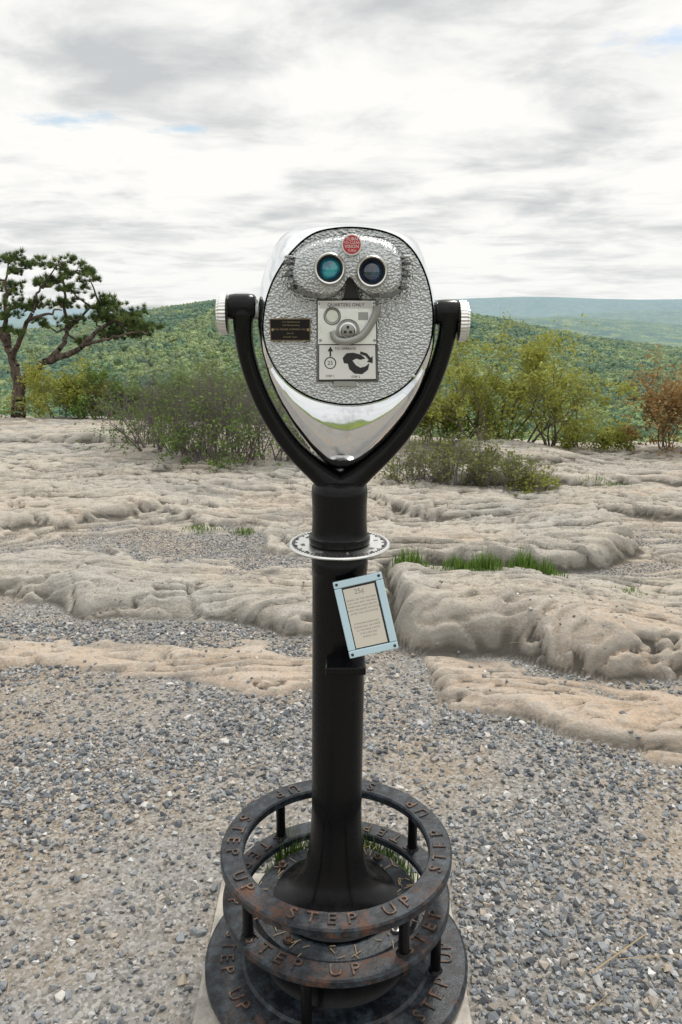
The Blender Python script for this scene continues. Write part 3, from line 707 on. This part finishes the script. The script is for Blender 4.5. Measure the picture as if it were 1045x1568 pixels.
text('focus_button_lettering',[('TURN',.0082,0,frontM(o[0],o[1]-.0087,o[2]+.0092)),('TO CLEAR',.0060,0,frontM(o[0],o[1]-.0087,o[2]+.0030)),('VISION',.0082,0,frontM(o[0],o[1]-.0087,o[2]-.0035)),('TURN',.0055,0,frontM(o[0],o[1]-.0087,o[2]-.0105))],WHI)
def quad_slab(name,cs,d,th,mat,bev=.001):
    f=[S(u,v,d(v) if callable(d) else d) for u,v in cs]; V=[*f,*[p+np.array([0,th,0]) for p in f]]
    ob=mk(name,V,[(3,2,1,0),(4,5,6,7),(0,1,5,4),(1,2,6,5),(2,3,7,6),(3,0,4,7)],mat,viewer)
    if bev: b=ob.modifiers.new('b','BEVEL'); b.width=bev; b.segments=2
    return ob
def fp(u,v,off): return S(u,v,pd(v)-off)
quad_slab('coin_panel_shadow_gap',[(485,458),(577,458),(580,584.5),(485,585)],lambda v:pd(v)-.003,.005,DG,0)
quad_slab('coin_panel',[(487,460),(575,460),(578,582),(487,583)],lambda v:pd(v)-.006,.008,STE)
quad_slab('coin_panel_header',[(490,461.5),(570,461.5),(570,472),(490,472)],lambda v:pd(v)-.0085,.004,WHI,0)
quad_slab('instruction_panel_border',[(487.5,527),(576.5,527),(577.5,582),(487.5,583)],lambda v:pd(v)-.0078,.003,INK,0)
quad_slab('instruction_panel',[(489,528.5),(575,528.5),(576,580.5),(489,581.5)],lambda v:pd(v)-.0085,.003,WHI)
quad_slab('coin_return_tab',[(511,583),(545,583),(545,592),(511,592)],lambda v:pd(v)-.005,.006,STG)
def T_(body,u,v,size,off,roll=0): p=fp(u,v,off); return (body,size,0,frontM(*p,roll))
text('panel_lettering',[T_('QUARTERS ONLY',530,467,.0088,.0092),T_('TO OPERATE',529,534,.0068,.0092),T_('STEP 1',506,576,.0058,.0092),T_('STEP 2',545,577,.0058,.0092)],INK)
def yl(name,u,v,off,prof,mat,seg=40): return lathe(name,prof,mat,axis='y',org=fp(u,v,off),seg=seg)
yl('coin_slot_dish',509,484,.006,[(.0165,0),(.0165,.003),(.0145,.005),(.0125,.004),(.0115,.0015)],STG)
yl('coin_slot_face',509,484,.0075,[(.0115,0),(.0113,.0006)],STE)
yl('knob_base',533,507,.006,[(.0225,0),(.0225,.004),(.020,.006),(.0175,.006)],STG)
yl('knob_ring',533,507,.012,[(.0175,0),(.0165,.006),(.0135,.007),(.012,.004)],STE)
yl('knob_hub',533,506,.015,[(.0125,0),(.012,.004),(.009,.005)],STG,24)
for k in range(3):
    a=rad(90+120*k); p=fp(533,506,.0205); box('knob_slot_%d'%(k+1),Matrix.Translation((float(p[0]+.006*math.cos(a)),float(p[1]),float(p[2]+.006*math.sin(a)))),.005,.002,.005,INK)
sweep('crank_lever',[(509,507),(514,519),(530,523),(552,516),(566,500),(576,481),(578,468)],STG,[.005,.0065,.007,.007,.0065,.007,.0085],[.004,.005,.005,.005,.005,.006,.007],dist=1.528,samples=6)
quad_slab('coin_window',[(549,478),(564,478),(564,490),(549,490)],lambda v:pd(v)-.0075,.002,STG,0)
for (u,v) in [(490,465),(573,464),(491,521),(574,521)]: yl('panel_screw_%d_%d'%(u,v),u,v,.006,[(.003,0),(.0028,.002),(.001,.0025)],STG,12)
yl('coin_icon_ring',506,556,.0085,[(.0115,0),(.0112,.0005)],INK,32); yl('coin_icon_face',506,556,.009,[(.0095,0),(.0094,.0005)],WHI,32)
text('coin_icon_text',[T_('25',506,556,.011,.0098)],INK)
quad_slab('arrow_shaft',[(505,536),(507.5,536),(507.5,546),(505,546)],lambda v:pd(v)-.0088,.001,INK,0)
p=[fp(502,538,.0090),fp(510.5,538,.0090),fp(506.2,530.5,.0090)]; mk('arrow_head',p,[(0,1,2)],INK,viewer)
def flat(name,pts,off,mat): mk(name,[fp(u,v,off) for u,v in pts],[list(range(len(pts)))],mat,viewer)
flat('diagram_hand',[(525,548),(531,541),(541,540),(553,543),(560,549),(552,551),(546,549),(540,552),(545,559),(552,563),(560,561),(566,556),(564,566),(555,573),(543,572),(535,565),(533,557),(527,556)],.0090,INK)
flat('diagram_arc',[(552,538),(562,541),(568,548),(571,545),(571,556),(562,554),(565,551),(560,545),(552,542)],.0091,INK)
flat('diagram_pad',[(547,554),(556,553),(560,557),(553,559)],.0095,WHI)
quad_slab('nameplate_border',[(412.5,487.5),(476,487.5),(476,522),(414,522)],lambda v:pd(v)-.006,.008,BRS,.0008)
quad_slab('nameplate',[(414,489),(474.5,489),(474.5,520.5),(415.5,520.5)],lambda v:pd(v)-.0075,.005,NBL,0)
text('nameplate_lettering',[T_('U.S. Manufactured',446,493,.0044,.0080),T_('and Maintained by',446,498,.0044,.0080),T_('THE VIEWER COMPANY, INC.',445,504.5,.0046,.0080),T_('Box 25',445,510.5,.0042,.0080),T_('Norwalk, Conn.',445,516,.0042,.0080)],BRS)
for (u,v) in [(418,505),(472,505)]: yl('nameplate_rivet_%d'%u,u,v,.007,[(.003,0),(.0024,.0015),(.001,.002)],BRS,12)
for (u,v) in [(438,397),(440,575),(633,575),(630,396),(417,452),(652,455)]: yl('face_rivet_%d_%d'%(u,v),u,v,0,[(.0035,0),(.003,.002),(.001,.0028)],STE,12)
# ---- notice board
TL,TR,BR,BLc=S(509,890,1.573),S(583,877,1.573),S(612,990,1.532),S(537,1010,1.532)
ex=(TR-TL)+(BR-BLc); w_=np.linalg.norm(ex)/2; ex/=np.linalg.norm(ex); ey=(TL-BLc)+(TR-BR); h_=np.linalg.norm(ey)/2; ey-=ex*ey.dot(ex); ey/=np.linalg.norm(ey); ez=np.cross(ex,ey)
c0=(TL+TR+BR+BLc)/4
PM=Matrix(((ex[0],ey[0],ez[0],c0[0]),(ex[1],ey[1],ez[1],c0[1]),(ex[2],ey[2],ez[2],c0[2]),(0,0,0,1)))
fw=.0155
def PB_(name,x,y,z,sx,sy,sz,mat,bev=.0): return box(name,PM@Matrix.Translation((x,y,z)),sx,sy,sz,mat,viewer,bev)
PB_('notice_back',0,0,-.006,w_-.004,h_-.004,.008,BL)
PB_('notice_frame_top',0,h_/2-fw/2,0,w_,fw,.010,BLF,.002); PB_('notice_frame_bottom',0,-h_/2+fw/2,0,w_,fw,.010,BLF,.002)
PB_('notice_frame_left',-w_/2+fw/2,0,0,fw,h_-2*fw-.001,.0096,BLF,.0015); PB_('notice_frame_right',w_/2-fw/2,0,0,fw,h_-2*fw-.001,.0096,BLF,.0015)
PB_('notice_dark_inset',0,0,-.0005,w_-2*fw,h_-2*fw,.004,INK); PB_('notice_card',-.001,-.001,.0005,w_-2*fw-.006,h_-2*fw-.007,.0042,CRM)
its=[('25¢',.015,0,PM@Matrix.Translation((-.002,h_/2-fw-.014,.0028)))]
for i,l in enumerate(NOTICE):
    if l: its.append((l,.0052,0,PM@Matrix.Translation((-.001,h_/2-fw-.030-i*.0072,.0028))))
text('notice_print',its,GTX)
for sx in(-1,1):
    for sy in(-1,1):
        P4=PM@Matrix.Translation((sx*(w_/2-.007),sy*(h_/2-.007),.005)); V=[]
        for r,z in((.0032,0),(.0028,.0018)):
            for k in range(12): V.append(P4@Vector((r*math.cos(k*math.pi/6),r*math.sin(k*math.pi/6),z)))
        mk('notice_screw_%d%d'%(sx,sy),V,[(k,(k+1)%12,12+(k+1)%12,12+k) for k in range(12)]+[list(range(12,24))],INK,viewer)
box('notice_bracket_top',Matrix.Translation((.015,1.592,1.045)),.055,.03,.022,BL,viewer,.003)
box('notice_bracket_bottom',Matrix.Translation((.010,1.572,.872)),.085,.075,.018,BL,viewer,.003)
# ------------------------------------------------------------------ world
w=bpy.data.worlds.new("World"); sc.world=w; w.use_nodes=True
class WT(MT):
    def __init__(s,w): s.t=w.node_tree; s._pos=None
W=WT(w); nt=w.node_tree; bg=nt.nodes['Background']; out=nt.nodes['World Output']
SUN_EL,SUN_AZ=56,25
sky=W.n('ShaderNodeTexSky'); sky.sky_type='NISHITA'; sky.sun_disc=False; sky.sun_elevation=rad(SUN_EL); sky.sun_rotation=rad(SUN_AZ); sky.air_density=1.2
nt.links.new(sky.outputs[0],bg.inputs[0]); bg.inputs[1].default_value=.12
tcg=W.n('ShaderNodeTexCoord').outputs['Generated']; sep=W.n('ShaderNodeSeparateXYZ',i_Vector=tcg)
zz=W.math('ADD',W.math('MAXIMUM',sep.outputs['Z'],0.),.10)
pv=W.n('ShaderNodeCombineXYZ',i_X=W.math('DIVIDE',sep.outputs['X'],zz),i_Y=W.math('DIVIDE',sep.outputs['Y'],zz),i_Z=.3).outputs[0]
n1=W.noise(1.7,7,.58,pv,.3); n2=W.noise(.6,3,.5,W.vmap((1,1.4,1),pv),.2)
f=W.math('ADD',W.math('MULTIPLY',n1,.66),W.math('MULTIPLY',n2,.34))
cc=W.ramp(f,[(.35,(.60,.62,.63)),(.43,(.76,.77,.765)),(.485,(.91,.91,.89)),(.54,(1.0,.99,.96))])
el=sep.outputs['Z']
cc=W.mix(W.ramp(el,[(0.,.55),(.10,.0)]),cc,(.93,.94,.92))
bm_=W.n('ShaderNodeMapRange',i_Value=el,i_From_Min=.42,i_From_Max=.85,i_To_Min=1.,i_To_Max=1.6).outputs[0]
cc=W.mix(W.ramp(W.math('ADD',el,.5),[(.49,1.),(.5,0.)]),cc,(.20,.23,.17))
bgc=W.n('ShaderNodeBackground'); nt.links.new(cc,bgc.inputs[0]); nt.links.new(bm_,bgc.inputs[1])
wob=W.noise(5.,5,.65,pv); hm=None
for (cxx,cyy,rx,ry) in [(.95,2.50,.18,.11),(-.98,3.22,.20,.11),(-.60,3.36,.12,.06)]:
    dv=W.n('ShaderNodeVectorMath',operation='LENGTH',i_0=W.vmap((1/rx,1/ry,0),W.n('ShaderNodeVectorMath',operation='SUBTRACT',i_0=pv,i_1=(cxx,cyy,.3)).outputs[0])).outputs['Value']
    q=W.math('ADD',W.math('MULTIPLY',dv,.25),W.math('MULTIPLY',wob,.9))
    m=W.ramp(q,[(.51,.75),(.74,0.)]); hm=m if hm is None else W.math('MAXIMUM',hm,m)
mx=W.n('ShaderNodeMixShader'); nt.links.new(hm,mx.inputs[0]); nt.links.new(bgc.outputs[0],mx.inputs[1]); nt.links.new(bg.outputs[0],mx.inputs[2]); nt.links.new(mx.outputs[0],out.inputs[0])
L=bpy.data.lights.new('sun','SUN'); L.energy=2.3; L.angle=rad(10); L.color=(1,.95,.87)
so=bpy.data.objects.new('sun',L); sc.collection.objects.link(so)
d=Vector((math.sin(rad(SUN_AZ))*math.cos(rad(SUN_EL)),math.cos(rad(SUN_AZ))*math.cos(rad(SUN_EL)),math.sin(rad(SUN_EL))))
so.rotation_euler=d.to_track_quat('Z','Y').to_euler(); so.location=(5,5,20)
cam=bpy.data.cameras.new('camera'); co=bpy.data.objects.new('camera',cam); sc.collection.objects.link(co)
co.location=(0,0,CH); co.rotation_euler=(rad(90-PITCH),0,0)
cam.sensor_fit='VERTICAL'; cam.sensor_height=36; cam.sensor_width=24; cam.lens=FL/1568*36; cam.clip_start=.05; cam.clip_end=60000
sc.camera=co
sc.view_settings.view_transform='Standard'; sc.view_settings.look='None'; sc.view_settings.exposure=0
